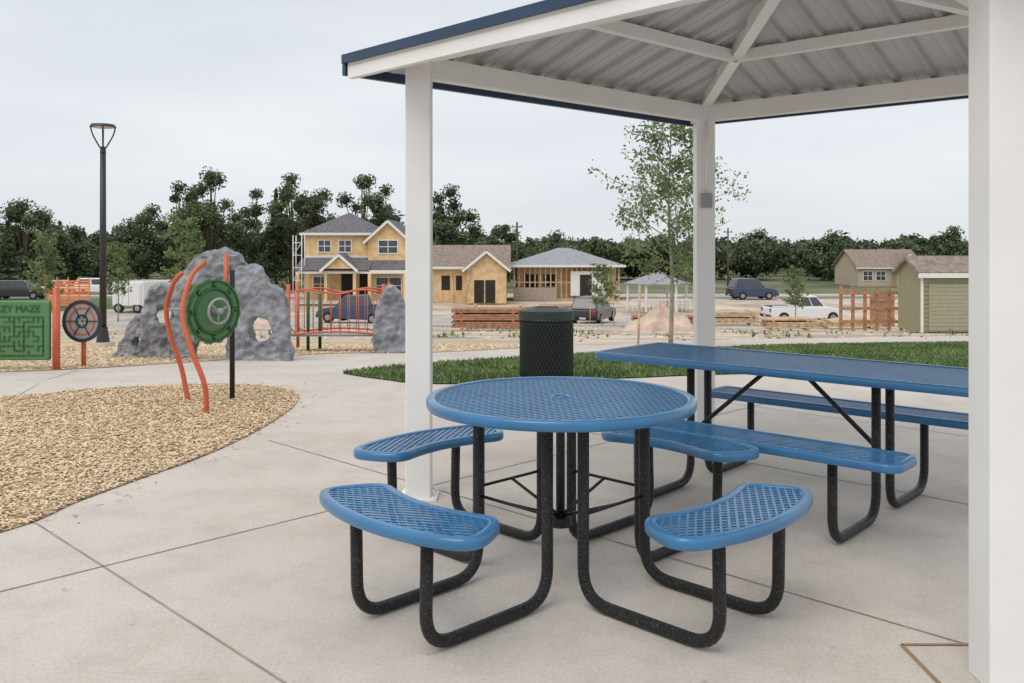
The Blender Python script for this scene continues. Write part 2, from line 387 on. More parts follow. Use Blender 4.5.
# ------------------------------------------------------------------ pavilion
P=root('picnic_shelter'); H=1.42
c2={'L':(-.525,5.09),'B':(1.472,6.90),'R':(3.6,4.95),'N':(1.59,2.93)}; CC=Vector((1.535,4.96))
for k,(x,y) in c2.items():
    hw=.0705; top=H+1.06
    box('post',x-hw,x+hw,y-hw,y+hw,.0,top,M['white'],P,bev=.006)
    if k!='N':
        box('base_plate',x-.105,x+.105,y-.105,y+.105,.001,.013,M['white'],P)
        for a in (-.088,.088):
            for b in (-.088,.088): cyl('anchor_bolt',(x+a,y+b),.009,.013,.024,M['white'],P,8)
def K(name,k,h): 
    v=CC+(Vector(c2[name])-CC)*k; return Vector((v.x,v.y,H+h))
def hz(k): return 1.60-.48*k
KE=1.21
order=['L','B','R','N']
for i in range(4):
    a,b=order[i],order[(i+1)%4]
    if a+b=='NL': beam('eave_beam',K(a,1,1.08),K(b,1,1.08),.08,.10,M['white'],P)
    else: beam('eave_beam',K(a,1,1.01),K(b,1,1.01),.08,.12,M['white'],P)
    beam('purlin',K(a,.56,hz(.56)-.06),K(b,.56,hz(.56)-.06),.06,.07,M['white'],P)
    if a+b in('NL','RN'):
        beam('fascia',K(a,1.19,.993),K(b,1.19,.993),.04,.085,M['white'],P)
        beam('edge_trim',K(a,KE,1.06),K(b,KE,1.06),.03,.05,M['navy'],P)
    else:
        beam('edge_trim',K(a,KE,1.03),K(b,KE,1.03),.03,.12,M['navy'],P)
    A=K(a,KE,hz(KE));Bp=K(b,KE,hz(KE));Cc=Vector((CC.x,CC.y,H+hz(0)))
    obj('roof_deck',[A,Bp,Cc],[(0,1,2)],M['deck'],P)
    up=Vector((0,0,.05)); obj('metal_roof',[A+up,Bp+up,Cc+up],[(0,1,2)],M['navyroof'],P)
    nrm=(Bp-A).cross(Cc-A).normalized()
    def zpl(x,y): return A.z-(nrm.x*(x-A.x)+nrm.y*(y-A.y))/nrm.z
    A2=K(a,1.165,0);B2=K(b,1.165,0)
    tri=[(A2.x,A2.y),(B2.x,B2.y),(Cc.x,Cc.y)]
    ed=Vector((Bp.x-A.x,Bp.y-A.y)).normalized(); ang=math.atan2(ed.x,-ed.y)
    for nm,spc,of,prof,mt in (('deck_rib',.235,.03,((-.030,.002),(-.018,-.03),(.018,-.03),(.030,.002)),M['rib']),('minor_rib',.235,.1475,((-.012,.002),(-.006,-.007),(.006,-.007),(.012,.002)),M['deck'])):
        V=[];F=[]
        for p,q in clip(tri,ang,spc,of):
            t=(q-p).normalized(); s=Vector((-t.y,t.x)); k=len(V)
            for pt in (p,q):
                for o,d in prof:
                    w=pt+s*o; V.append((w.x,w.y,zpl(w.x,w.y)+d))
            for j in range(3): F.append((k+j,k+j+1,k+j+5,k+j+4))
        fixn(obj(nm,V,F,mt,P))
    beam('hip_rafter',K(a,1.15,hz(1.15)-.03),Vector((CC.x,CC.y,H+hz(0)-.06)),.075,.09,M['white'],P)
cyl('apex_hub',(CC.x,CC.y),.13,H+1.44,H+1.58,M['white'],P)
box('outlet_box',1.472-.045,1.472+.045,6.80,6.828,H+.29,H+.40,M['grey'],P,bev=.008)
tube('conduit',[(1.472,6.815,H+.4),(1.472,6.815,H+.95)],.008,M['white'],P)

# ------------------------------------------------------------------ trash can
tcn=root('trash_can',(.36,9.4,0)); 
cyl('liner',(0,0),.265,.05,.70,M['candark'],tcn,32)
L=[]
for k in range(44):
    for sg in (1,-1):
        L.append(([(.278*math.cos(2*math.pi*k/44+sg*t*1.1),.278*math.sin(2*math.pi*k/44+sg*t*1.1),.06+.6*t) for t in [i/8 for i in range(9)]],.0042))
tubes('mesh_side',L,M['can'],tcn,4)
for z in (.06,.66): tube('hoop',[(.28*math.cos(2*math.pi*k/32),.28*math.sin(2*math.pi*k/32),z) for k in range(32)],.012,M['can'],tcn,8,True)
cyl('top_band',(0,0),.29,.67,.75,M['can'],tcn,40,.288)
cyl('lid',(0,0),.288,.75,.78,M['can'],tcn,40,.2)
cyl('opening',(0,0),.13,.778,.784,M['dark'],tcn,32)
for a in range(3): box('foot',.2*math.cos(a*2.1)-.03,.2*math.cos(a*2.1)+.03,.2*math.sin(a*2.1)-.03,.2*math.sin(a*2.1)+.03,0,.05,M['can'],tcn)

# ------------------------------------------------------------------ street lamp
def lamp(x,y,h,name='street_lamp'):
    r=root(name,(x,y,tz(y)))
    cyl('footing',(0,0),.22,0,.1,M['conc'],r); cyl('base_cover',(0,0),.13,.1,.4,M['lampm'],r,20,.085)
    tube('pole',[(0,0,.3),(0,0,h-.5)],[.07,.055],M['lampm'],r,14)
    for a in (0,math.pi/2,math.pi,3*math.pi/2):
        ca,sa=math.cos(a+.4),math.sin(a+.4)
        tube('yoke_arm',smoothpts([(0.02*ca,.02*sa,h-.52),(.09*ca,.09*sa,h-.4),(.19*ca,.19*sa,h-.2),(.23*ca,.23*sa,h-.03)],5),.014,M['lampm'],r,8)
    cyl('head',(0,0),.25,h-.05,h,M['lampm'],r,32,.22); cyl('lens',(0,0),.2,h-.065,h-.051,M['lens'],r,28); cyl('collar',(0,0),.06,h-.56,h-.44,M['lampm'],r,14,.04)
lamp(-8.18,18,4.45)

# ------------------------------------------------------------------ climbing rocks
rk=[0]
def rock(parent,loc,outline,holes,th,rz=0,st=(.12,.07)):
    cu=bpy.data.curves.new('rock','CURVE'); cu.dimensions='2D'; cu.fill_mode='BOTH'; cu.extrude=th/2; cu.bevel_depth=.04; cu.bevel_resolution=2
    for pl in [outline]+holes:
        pp=smoothpts(pl,4,True); s=cu.splines.new('POLY'); s.points.add(len(pp)-1); s.use_cyclic_u=True
        for i,(x,z) in enumerate(pp): s.points[i].co=(x,z,0,1)
    o=bpy.data.objects.new('tmp',cu); COL.objects.link(o); dg=bpy.context.evaluated_depsgraph_get(); me=bpy.data.meshes.new_from_object(o.evaluated_get(dg)); bpy.data.objects.remove(o)
    me.transform(Matrix.Rotation(math.pi/2,4,'X')); me.name='rock_panel'; me.materials.clear(); me.materials.append(M['rock'])
    ob=bpy.data.objects.new('rock_panel',me); ob.location=loc; ob.rotation_euler=(0,0,rz); COL.objects.link(ob); ob.parent=parent
    m=ob.modifiers.new('r','REMESH'); m.mode='VOXEL'; m.voxel_size=.03; rk[0]+=1
    for i,(sz,s_) in enumerate(((.35,st[0]),(.10,st[1]))):
        t=bpy.data.textures.new(f'rk{rk[0]}{i}','CLOUDS' if i==0 else 'VORONOI'); t.noise_scale=sz
        d=ob.modifiers.new('d','DISPLACE'); d.texture=t; d.strength=s_; d.mid_level=.6; d.texture_coords='GLOBAL'
    return ob
def hole(x,z,r,sx=1.0): return [(x+(r+.07)*sx*math.cos(a*math.pi/4),z+(r+.07)*math.sin(a*math.pi/4)) for a in range(8)]
Z=tz(13.6)
cr=root('climbing_rock_wall',(0,0,0))
rock(cr,(-5.1,13.6,Z-.05),[(0,0),(-.04,.35),(.03,.75),(.0,1.0),(.13,1.28),(.32,1.54),(.62,1.66),(.9,1.62),(1.08,1.42),(1.14,1.1),(1.12,.7),(1.14,0),(.9,0),(.88,.3),(.68,.46),(.45,.44),(.30,.25),(.28,0)],[hole(.34,1.05,.09),hole(.76,.84,.11,.8)],.16,.10)
rock(cr,(-4.15,13.35,Z-.03),[(0,0),(.02,.6),(-.02,1.1),(.12,1.4),(.36,1.44),(.56,1.2),(.78,1.02),(.88,.6),(.86,0)],[hole(.46,.50,.13,1.15)],.15,-.18)
rock(cr,(-5.66,13.9,tz(13.9)-.05),[(0,0),(-.03,.5),(.03,1.02),(.2,1.16),(.4,1.04),(.5,.75),(.6,.6),(.62,0)],[hole(.26,.70,.08,.8)],.15,.25)
rock(cr,(-6.2,14.2,tz(14.2)-.05),[(0,0),(.02,.16),(.12,.3),(.22,.58),(.45,.68),(.62,.6),(.66,0)],[hole(.4,.3,.06)],.15,-.2)
r2=root('climbing_rock_wall',(0,0,0))
rock(r2,(-2.33,15.6,tz(15.6)-.05),[(0,0),(-.04,.5),(.05,.95),(.2,1.18),(.36,1.1),(.44,.85),(.5,.5),(.48,0)],[],.16,.2)

# ------------------------------------------------------------------ play equipment
pp=root('spinning_play_panel',(-2.75,7.95,0))
tube('curved_post',smoothpts([(.16,-.32,0),(.15,-.34,.25),(.02,-.3,.55),(-.08,-.22,.85),(-.05,-.1,1.15),(.04,.0,1.28)],5),.022,M['orange'],pp)
tube('curved_post',smoothpts([(-.22,.3,0),(-.28,.3,.3),(-.36,.25,.6),(-.38,.2,.85),(-.30,.15,1.08),(-.2,.1,1.18)],5),.022,M['orange'],pp)
tube('post',[(.17,.35,0),(.17,.35,1.2)],.024,M['black'],pp)
tube('post_sleeve',[(.12,.33,.75),(.12,.33,1.35)],.022,M['orange'],pp)
n=64; V=[]
ax=Vector((.55,.83,0)).normalized(); zz=Vector((0,0,1)); nn=ax.cross(zz); cc0=Vector((.07,.1,.84))
for s in (-.025,.025):
    for k in range(n):
        a=2*math.pi*k/n; r=.29+.008*(1 if (k//2)%2 else -1); V.append(cc0+ax*r*math.cos(a)+zz*r*math.sin(a)+nn*s)
F=[tuple(range(n))[::-1],tuple(range(n,2*n))]+[(k,(k+1)%n,n+(k+1)%n,n+k) for k in range(n)]
fixn(obj('green_disc',V,F,M['green'],pp))
f=nn*(1 if nn.y<0 else -1)
def ringat(name,off,r,tr,m): 
    tube(name,[cc0+f*off+ax*r*math.cos(2*math.pi*k/32)+zz*r*math.sin(2*math.pi*k/32) for k in range(32)],tr,m,pp,8,True)
ringat('raised_ring',.03,.2,.016,M['dgreen']); ringat('hand_wheel',.09,.11,.013,M['grey']); ringat('raised_ring',.03,.27,.01,M['dgreen'])
tube('axle',[cc0-f*.06,cc0+f*.12],.03,M['grey'],pp)
tube('support_arm',[(-.38,.2,.85),tuple(cc0-f*.05)],.014,M['grey'],pp); tube('support_arm',[(.17,.35,.84),tuple(cc0-f*.05)],.014,M['grey'],pp)
for k in range(8):
    a=k*math.pi/4; c_=cc0+f*.026+ax*.235*math.cos(a)+zz*.235*math.sin(a); tube('bubble',[c_,c_+f*.02],[.024,.012],M['dgreen'],pp,10)
for k in range(3):
    a=k*2.094+.4; tube('spoke',[cc0+f*.09,cc0+f*.09+ax*.11*math.cos(a)+zz*.11*math.sin(a)],.01,M['grey'],pp,6)

zm=tz(11.2)
mp=root('maze_panel',(-6.72,11.2,zm))
box('panel',0,.98,-.03,.03,.12,.86,M['green'],mp,bev=.02)
random.seed(3); Ls=[]; g=.06; cols,rows=14,8
for i in range(cols+1):
    for j in range(rows+1):
        x=.06+i*g; z=.18+j*g
        if i<cols and (random.random()<.45 or j in(0,rows)): Ls.append((x-.006,x+g+.006,-.040,-.031,z-.006,z+.006))
        if j<rows and (random.random()<.45 or i in (0,cols)): Ls.append((x-.0062,x+.0062,-.0403,-.0312,z-.0062,z+g+.0062))
boxes('maze_ridges',Ls,M['dgreen'],mp)
tc=bpy.data.curves.new('t','FONT'); tc.body='KRAZY MAZE'; tc.size=.12; tc.extrude=.004; to=bpy.data.objects.new('lettering',tc); COL.objects.link(to)
dg=bpy.context.evaluated_depsgraph_get(); tm=bpy.data.meshes.new_from_object(to.evaluated_get(dg)); bpy.data.objects.remove(to); tm.materials.clear(); tm.materials.append(M['dgreen'])
to=bpy.data.objects.new('lettering',tm); to.rotation_euler=(math.pi/2,0,0); to.location=(.14,-.036,.72); to.parent=mp; COL.objects.link(to)
for x in (1.05,-.07): tube('post',[(x,0,0),(x,0,1.02)],.045,M['orange'],mp,14)
wp=root('play_wheel_panel',(-5.5,11.5,tz(11.5)))
def disc(name,r0,r1,y,th,m,parent,z=.6,n=40):
    V=[];F=[]
    for yy in (y,y+th):
        for r in (r0,r1):
            for k in range(n): V.append((r*math.cos(2*math.pi*k/n),yy,z+r*math.sin(2*math.pi*k/n)*1.08))
    for k in range(n):
        l=(k+1)%n
        F+=[(k,l,n+l,n+k),(2*n+k,3*n+k,3*n+l,2*n+l),(k,2*n+k,2*n+l,l),(n+k,n+l,3*n+l,3*n+k)]
    return fixn(obj(name,V,F,m,parent))
disc('outer_ring',.21,.25,0,.05,M['lampm'],wp); disc('face',.02,.21,.012,.03,M['grey'],wp); disc('orange_ring',.15,.17,.004,.008,M['orange'],wp); disc('dark_ring',.06,.08,.003,.009,M['lampm'],wp)
for k in range(6):
    a=k*1.047; tube('spoke',[(.04*math.cos(a),.0,.6+.04*math.sin(a)),(.20*math.cos(a),.0,.6+.21*math.sin(a))],.007,M['lampm'],wp,6)
tube('post',[(-.02,.1,0),(-.02,.1,.62)],.03,M['orange'],wp)

cf=root('climbing_frame',(-3.95,15.9,tz(15.9)))
for x in (0,1.68): tube('post',[(x,0,0),(x,0,1.2)],.035,M['orange'],cf,12); tube('post',[(x,.7,0),(x,.7,1.2)],.03,M['orange'],cf,12)
for y in (0,.7):
    tube('top_rail',smoothpts([(0,y,1.05),(.4,y,1.1),(.84,y,1.02),(1.28,y,1.1),(1.68,y,1.05)],5),.018,M['orange'],cf)
    tube('bottom_rail',smoothpts([(0,y,.3),(.84,y,.36),(1.68,y,.3)],5),.018,M['orange'],cf)
    tubes('bars',[([(.12+.16*k,y,.32),(.12+.16*k,y,1.04)],.008) for k in range(10)],M['orange'],cf,6)
box('deck',.05,1.63,.04,.66,.27,.3,M['grey'],cf)
tube('inner_post',[(.28,.3,0),(.28,.3,1.05)],.03,M['dgreen'],cf); tube('inner_post',[(.45,.5,0),(.45,.5,1.0)],.03,M['dgreen'],cf)

# ------------------------------------------------------------------ vegetation
def leaves_mesh(name,C,sz,mats,mi,parent):
    n=len(C); a=rng.normal(size=(n,3)); a/=np.linalg.norm(a,axis=1)[:,None]; b=rng.normal(size=(n,3)); b-=a*(a*b).sum(1)[:,None]; b/=np.linalg.norm(b,axis=1)[:,None]
    a*=sz[:,None]; b*=sz[:,None]*.6
    V=np.stack([C-a,C-b*.9,C+a,C+b],1).reshape(-1,3)
    me=bpy.data.meshes.new(name); me.vertices.add(4*n); me.vertices.foreach_set('co',V.ravel()); me.loops.add(4*n); me.loops.foreach_set('vertex_index',np.arange(4*n,dtype=np.int32))
    me.polygons.add(n); me.polygons.foreach_set('loop_start',np.arange(0,4*n,4,dtype=np.int32)); me.polygons.foreach_set('loop_total',np.full(n,4,dtype=np.int32))
    for m in mats: me.materials.append(m)
    me.polygons.foreach_set('material_index',mi.astype(np.int32)); me.update(calc_edges=True); me.validate()
    o=bpy.data.objects.new(name,me); COL.objects.link(o)
    if parent: o.parent=parent
    return o
def ico(c,r,V,F):
    bm=bmesh.new(); bmesh.ops.create_icosphere(bm,subdivisions=2,radius=1); k=len(V)
    for v in bm.verts:
        d=1+.35*noise.noise(v.co*1.7+Vector(c)); V.append((c[0]+v.co.x*r[0]*d,c[1]+v.co.y*r[1]*d,c[2]+v.co.z*r[2]*d))
    F+=[tuple(v.index+k for v in f.verts) for f in bm.faces]; bm.free()
def big_tree(x,y,topz,rad,name='deciduous_tree',n=5200,ls=.2,lobes=26,dark=.5,low=.08):
    z0=tz(y); h=topz-z0; r=root(name,(x,y,z0)); rd=random.Random(int(x*13+y))
    cz=h*(low+1)/2; rz=h*(1-low)/2
    tube('trunk',[(0,0,0),(.1,0,h*.3),(0,.1,h*.7)],[h*.028,h*.02,h*.008],M['bark'],r,8)
    C=[];mi=[];V=[];F=[];LB=[]
    for i in range(lobes):
        while True:
            p=Vector((rd.uniform(-1,1),rd.uniform(-1,1),rd.uniform(-1,1)))
            if .2<p.length<1: break
        if i==0: p=Vector((rd.uniform(-.25,.25),0,.97))
        tp=1-.3*max(0,p.z)
        c=(p.x*rad*tp,p.y*rad*tp,cz+p.z*rz*.93); lr=rad*rd.uniform(.2,.4)*(1 if p.z<.3 else .8); LB.append(([(0,0,h*.25),(c[0]*.5,c[1]*.5,(h*.25+c[2])/2),c],[h*.012,h*.008,.03]))
        ico(c,(lr*.6,lr*.6,lr*.55),V,F)
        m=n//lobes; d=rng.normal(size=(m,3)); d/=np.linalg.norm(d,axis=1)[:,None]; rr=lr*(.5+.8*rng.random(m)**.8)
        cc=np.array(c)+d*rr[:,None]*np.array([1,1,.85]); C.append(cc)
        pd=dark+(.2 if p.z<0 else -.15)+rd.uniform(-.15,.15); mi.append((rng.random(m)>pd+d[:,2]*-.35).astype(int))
    tubes('limbs',LB,M['bark'],r,6)
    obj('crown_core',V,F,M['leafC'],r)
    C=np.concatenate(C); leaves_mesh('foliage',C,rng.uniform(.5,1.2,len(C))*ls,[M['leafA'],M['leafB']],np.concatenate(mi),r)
def PX(px,y): return (px-512)/900*y
def PZ(py,y): return 1.42+(246-py)/900*y
for (px,ty,hw,y) in [(25,203,38,112),(72,228,24,130),(100,234,20,135),(146,208,34,108),(210,171,36,104),(180,183,26,118),(292,175,38,112),(258,190,24,120),(322,192,28,125),(362,177,34,118),(388,186,22,122),(446,188,30,125),(503,226,24,120),(236,215,26,128),(118,228,26,125),(555,235,26,135),(595,240,22,140),(755,233,30,150),(832,237,30,150),(952,230,26,140),(695,240,26,160),(900,241,22,145)]:
    big_tree(PX(px,y),y,PZ(ty,y),hw/900*y*1.05,ls=.0018*y)
def spruce(x,y,topz,rad):
    z0=tz(y);h=topz-z0;r=root('spruce_tree',(x,y,z0)); tube('trunk',[(0,0,0),(0,0,h)],[.2,.03],M['bark'],r,8); n=3500
    t=rng.random(n)**.8; a=rng.uniform(0,6.28,n); q=(1-t)*rad*(.75+.25*np.sin(t*60))*np.sqrt(rng.uniform(.3,1,n)); C=np.stack([q*np.cos(a),q*np.sin(a),h*(.06+.94*t)-q*.2],1)
    leaves_mesh('needles',C,rng.uniform(.12,.3,n),[M['leafA'],M['leafB']],(rng.random(n)>.8).astype(int),r)
spruce(PX(8,95),95,PZ(222,95),1.9); spruce(PX(60,125),125,PZ(222,125),2.2); spruce(PX(276,112),112,PZ(190,112),2.4)
C=[];V=[];F=[];MI=[]
rd=random.Random(5)
for i in range(230):
    y=rd.uniform(140,260); px=-60+1150*(i/230)+rd.uniform(-8,8); ty=rd.choice((rd.uniform(234,242),rd.uniform(241,250))) if px>470 else rd.uniform(227,243)
    x=PX(px,y); top=PZ(ty,y); b=tz(y); rad=rd.uniform(2.8,6.5); lt=rd.uniform(.25,.8)
    for j in range(4):
        c=(x+rd.uniform(-.6,.6)*rad,y+rd.uniform(-2,2),b+(top-b)*rd.uniform(.3,.8)); lr=(rad*.5,rad*.5,(top-b)*rd.uniform(.2,.3))
        if c[2]+lr[2]>top: c=(c[0],c[1],top-lr[2])
        ico(c,(lr[0]*.8,lr[1]*.8,lr[2]*.8),V,F); m=110
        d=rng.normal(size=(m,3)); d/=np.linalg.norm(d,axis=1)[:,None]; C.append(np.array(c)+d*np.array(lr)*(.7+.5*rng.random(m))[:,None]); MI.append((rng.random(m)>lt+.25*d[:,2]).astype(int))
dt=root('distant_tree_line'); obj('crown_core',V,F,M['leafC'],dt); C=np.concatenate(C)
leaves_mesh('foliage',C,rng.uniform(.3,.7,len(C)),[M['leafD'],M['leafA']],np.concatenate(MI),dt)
def sapling(x,y,topz,rad,n=4200,ls=.045,name='young_tree',low=.3,nb=26,stake=True,seed=1):
    z0=tz(y);h=topz-z0;r=root(name,(x,y,z0)); rd=random.Random(seed)
    tr=smoothpts([(0,0,0),(.03,0,h*.3),(-.04,.03,h*.6),(.02,0,h*.98)],5)
    tube('trunk',tr,[h*.011*(1-.85*i/(len(tr)-1)) for i in range(len(tr))],M['bark2'],r,8)
    LB=[];C=[]
    for i in range(nb):
        t=low+(.93-low)*(i/nb); a=i*2.4+rd.uniform(-.4,.4); l=rad*(1-.55*((t-low)/(1-low)))*rd.uniform(.65,1.15)
        if t<low+.1: l*=.75
        b=Vector((0,0,h*t)); d=Vector((math.cos(a),math.sin(a),rd.uniform(.35,.95)))
        e=b+Vector((d.x*l,d.y*l,d.z*l*.7)); mid=b.lerp(e,.5)+Vector((0,0,.06*l)); br=smoothpts([tuple(b),tuple(mid),tuple(e)],4)
        LB.append((br,[h*.0032*(1-.8*k/(len(br)-1)) for k in range(len(br))]))
        for j in range(5):
            s=rd.uniform(.3,1); p0=b.lerp(e,s); q=p0+Vector((rd.gauss(0,1),rd.gauss(0,1),rd.gauss(.3,.6)))*l*.22; LB.append(([p0,q],[h*.0014,h*.0006]))
            m=n//(nb*5); tt=rng.random(m)[:,None]; C.append(np.array(p0)*(1-tt)+np.array(q)*tt+rng.normal(size=(m,3))*rad*.06)
    tubes('branches',LB,M['bark2'],r,5)
    C=np.concatenate(C); leaves_mesh('leaves',C,rng.uniform(.6,1.3,len(C))*ls,[M['leafS'],M['leafB']],(rng.random(len(C))>.8).astype(int),r)
    if stake:
        for s in (-1,1): tube('stake',[(s*.7,0,0),(s*.66,0,1.3)],.025,M['lumber'],r,6); tube('guy_strap',[(s*.66,0,1.2),(0,0,1.5)],.008,M['grey'],r,4)
sapling(3.42,19.4,PZ(116,19.4),1.6,n=6000,seed=4,nb=32,low=.27)
sapling(PX(602,52),52,PZ(262,52),1.1,1500,.08,seed=5)
sapling(PX(795,48),48,PZ(264,48),.8,1300,.07,seed=6,stake=False)
sapling(PX(187,45),45,PZ(214,45),1.5,2200,.09,seed=7)
sapling(PX(45,50),50,PZ(228,50),1.3,2000,.09,seed=8)
sapling(PX(118,60),60,PZ(240,60),1.3,1600,.09,seed=10,stake=False)

# ------------------------------------------------------------------ buildings
def gable(name,x0,x1,y0,y1,z,zr,m,wallm,parent,axis='x',ov=.35,th=.15):
    if axis=='x':
        ym=(y0+y1)/2; s=(zr-z)/(ym-y0); e=z-s*ov
        V=[(x0-ov,y0-ov,e),(x1+ov,y0-ov,e),(x1+ov,ym,zr),(x0-ov,ym,zr),(x0-ov,y1+ov,e),(x1+ov,y1+ov,e)]
        F=[(0,1,2,3),(3,2,5,4)]; W=[(x0,y0,z),(x0,y1,z),(x0,ym,zr-.02),(x1,y0,z),(x1,y1,z),(x1,ym,zr-.02)]
    else:
        xm=(x0+x1)/2; s=(zr-z)/(xm-x0); e=z-s*ov
        V=[(x0-ov,y0-ov,e),(x0-ov,y1+ov,e),(xm,y1+ov,zr),(xm,y0-ov,zr),(x1+ov,y0-ov,e),(x1+ov,y1+ov,e)]
        F=[(0,3,2,1),(3,4,5,2)]; W=[(x0,y0,z),(x1,y0,z),(xm,y0,zr-.02),(x0,y1,z),(x1,y1,z),(xm,y1,zr-.02)]
    o=obj(name,V,F,m,parent); sm=o.modifiers.new('s','SOLIDIFY'); sm.thickness=th; sm.offset=1
    obj('gable_wall',W,[(0,1,2),(3,4,5)],wallm,parent)
    if axis=='y':
        beam('rake_board',(x0-ov,y0-ov-.03,e),(xm,y0-ov-.03,zr),.05,.2,M['trim'],parent); beam('rake_board',(xm,y0-ov-.033,zr),(x1+ov,y0-ov-.033,e),.05,.2,M['trim'],parent)
    else: box('fascia',x0-ov,x1+ov,y0-ov-.05,y0-ov-.005,e-.1,e+.12,M['trim'],parent)
def hip(name,x0,x1,y0,y1,z,zr,m,parent,ov=.4):
    x0-=ov;x1+=ov;y0-=ov;y1+=ov; ym=(y0+y1)/2; d=min((y1-y0)/2,(x1-x0)/2-.1)
    V=[(x0,y0,z),(x1,y0,z),(x1,y1,z),(x0,y1,z),(x0+d,ym,zr),(x1-d,ym,zr)]
    obj(name,V,[(0,1,5,4),(1,2,5),(2,3,4,5),(3,0,4),(3,2,1,0)],m,parent); box('fascia',x0,x1,y0-.04,y0-.004,z-.15,z+.05,M['trim'],parent)
def window(x,z,w,h,y,parent,mull=True):
    box('window_frame',x-w/2-.1,x+w/2+.1,y-.06,y+.02,z-h/2-.1,z+h/2+.1,M['trim'],parent)
    box('window_glass',x-w/2,x+w/2,y-.075,y-.05,z-h/2,z+h/2,M['glass'],parent)
    if mull: box('mullion',x-.03,x+.03,y-.09,y-.06,z-h/2,z+h/2,M['trim'],parent); box('mullion',x-w/2,x+w/2,y-.088,y-.062,z-.03,z+.03,M['trim'],parent)
h1=root('two_storey_house',(PX(300,74),74,tz(74)))
box('wall_main',.3,6.0,.6,8.5,0,5.7,M['osb'],h1); box('wall_bay',5.6,8.9,0,8.0,0,5.2,M['osb'],h1)
hip('main_roof',.3,6.2,.6,8.5,5.7,7.55,M['shing'],h1)
gable('bay_roof',5.6,8.9,0,7.6,5.2,6.7,M['shing'],M['osb'],h1,'y')
for x in (1.9,3.6,): window(x,4.65,.95,.9,.6,h1)
window(7.25,4.6,1.5,1.0,0,h1)
box('band_board',.28,5.6,.56,.598,3.7,3.85,M['trim'],h1)
obj('porch_roof',[(-.0,-2.0,2.75),(6.0,-2.0,2.75),(6.0,.6,3.65),(0,.6,3.65)],[(0,1,2,3)],M['shing'],h1).modifiers.new('s','SOLIDIFY').thickness=.12
gable('porch_gable',2.4,4.9,-2.2,.2,2.85,3.95,M['shing'],M['osb'],h1,'y',.25)
obj('bay_skirt_roof',[(5.4,-1.4,2.75),(9.1,-1.4,2.75),(9.1,0,3.5),(5.4,0,3.5)],[(0,1,2,3)],M['shing'],h1).modifiers.new('s','SOLIDIFY').thickness=.12
box('porch_beam',.1,9.0,-1.9,-1.7,2.45,2.72,M['trim'],h1)
for x in (.25,2.5,4.8,6.0,8.85): box('porch_column',x-.12,x+.12,-1.9,-1.7,.0,2.45,M['osb'],h1)
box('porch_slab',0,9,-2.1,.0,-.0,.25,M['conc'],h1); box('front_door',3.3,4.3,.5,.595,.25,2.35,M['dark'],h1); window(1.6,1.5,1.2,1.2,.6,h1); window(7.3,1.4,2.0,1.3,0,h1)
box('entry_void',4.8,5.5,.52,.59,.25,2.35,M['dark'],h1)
sc=root('scaffolding',(PX(293,72),72,tz(72)))
tubes('frame',[([(x,y,0),(x,y,5.6)],.04) for x in (0,.7) for y in (0,1)]+[([(0,0,z),(.7,0,z)],.03) for z in (1,2,3,4,5)]+[([(0,0,z),(.7,0,z+1)],.025) for z in (0,2,4)],M['trim'],sc,5)
h2=root('unfinished_house',(PX(431,74),74,tz(74)))
box('wall_main',0,6.2,.8,8,0,3.0,M['osb2'],h2); gable('main_roof',0,6.2,.8,8,3.0,4.6,M['shing2'],M['osb2'],h2,'x')
box('wall_garage',3.0,6.2,-1.2,.8,0,2.9,M['osb2'],h2); gable('garage_roof',3.0,6.2,-1.2,4,2.9,4.2,M['shing2'],M['osb2'],h2,'y')
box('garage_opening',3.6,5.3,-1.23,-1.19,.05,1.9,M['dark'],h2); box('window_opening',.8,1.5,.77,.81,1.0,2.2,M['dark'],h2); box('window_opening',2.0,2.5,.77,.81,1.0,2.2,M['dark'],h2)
box('opening_post',4.4,4.5,-1.26,-1.231,.05,1.9,M['lumber'],h2)
tubes('leaning_studs',[([(2.9,-1.6,0),(3.3,-1.25,2.6)],.05),([(1.9,.2,0),(1.7,.72,2.4)],.04)],M['lumber'],h2,5)
h3=root('framed_house',(PX(510,77),77,tz(77)))
box('wall_core',.6,9.2,1.2,8,0,2.9,M['osb2'],h3); hip('main_roof',.2,9.5,.2,8.5,3.0,4.5,M['shing3'],h3,.4)
boxes('wall_studs',[(.3+.45*i,.4+.45*i,.3,.42,0,3.0) for i in range(21)]+[(.3,9.4,.28,.44,2.85,3.02),(.3,9.4,.28,.44,0,.15),(.3,9.4,.285,.435,1.5,1.6)],M['lumber'],h3)
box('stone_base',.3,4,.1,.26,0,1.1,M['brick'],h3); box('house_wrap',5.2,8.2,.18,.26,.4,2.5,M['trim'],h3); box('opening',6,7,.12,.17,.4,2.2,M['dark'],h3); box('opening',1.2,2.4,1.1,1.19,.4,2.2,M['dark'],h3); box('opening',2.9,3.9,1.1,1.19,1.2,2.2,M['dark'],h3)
def fhouse(px,y,w,hh,rm,wm,name='distant_house'):
    r=root(name,(PX(px,y),y,tz(y))); box('wall',0,w,0,9,0,hh*.55,wm,r); gable('roof',0,w,0,9,hh*.55,hh,rm,wm,r,'x'); gable('front_gable_roof',w*.55,w*.9,-1.2,4,hh*.5,hh*.9,rm,wm,r,'y'); box('front_bay',w*.55,w*.9,-1.2,0,0,hh*.5,wm,r)
    for q in (.15,.35): window(w*q,hh*.3,1.2,1.2,0,r)
    window(w*.72,hh*.25,1.6,1.2,-1.2,r)
fhouse(858,125,9,5.0,M['shing2'],M['tanw'])
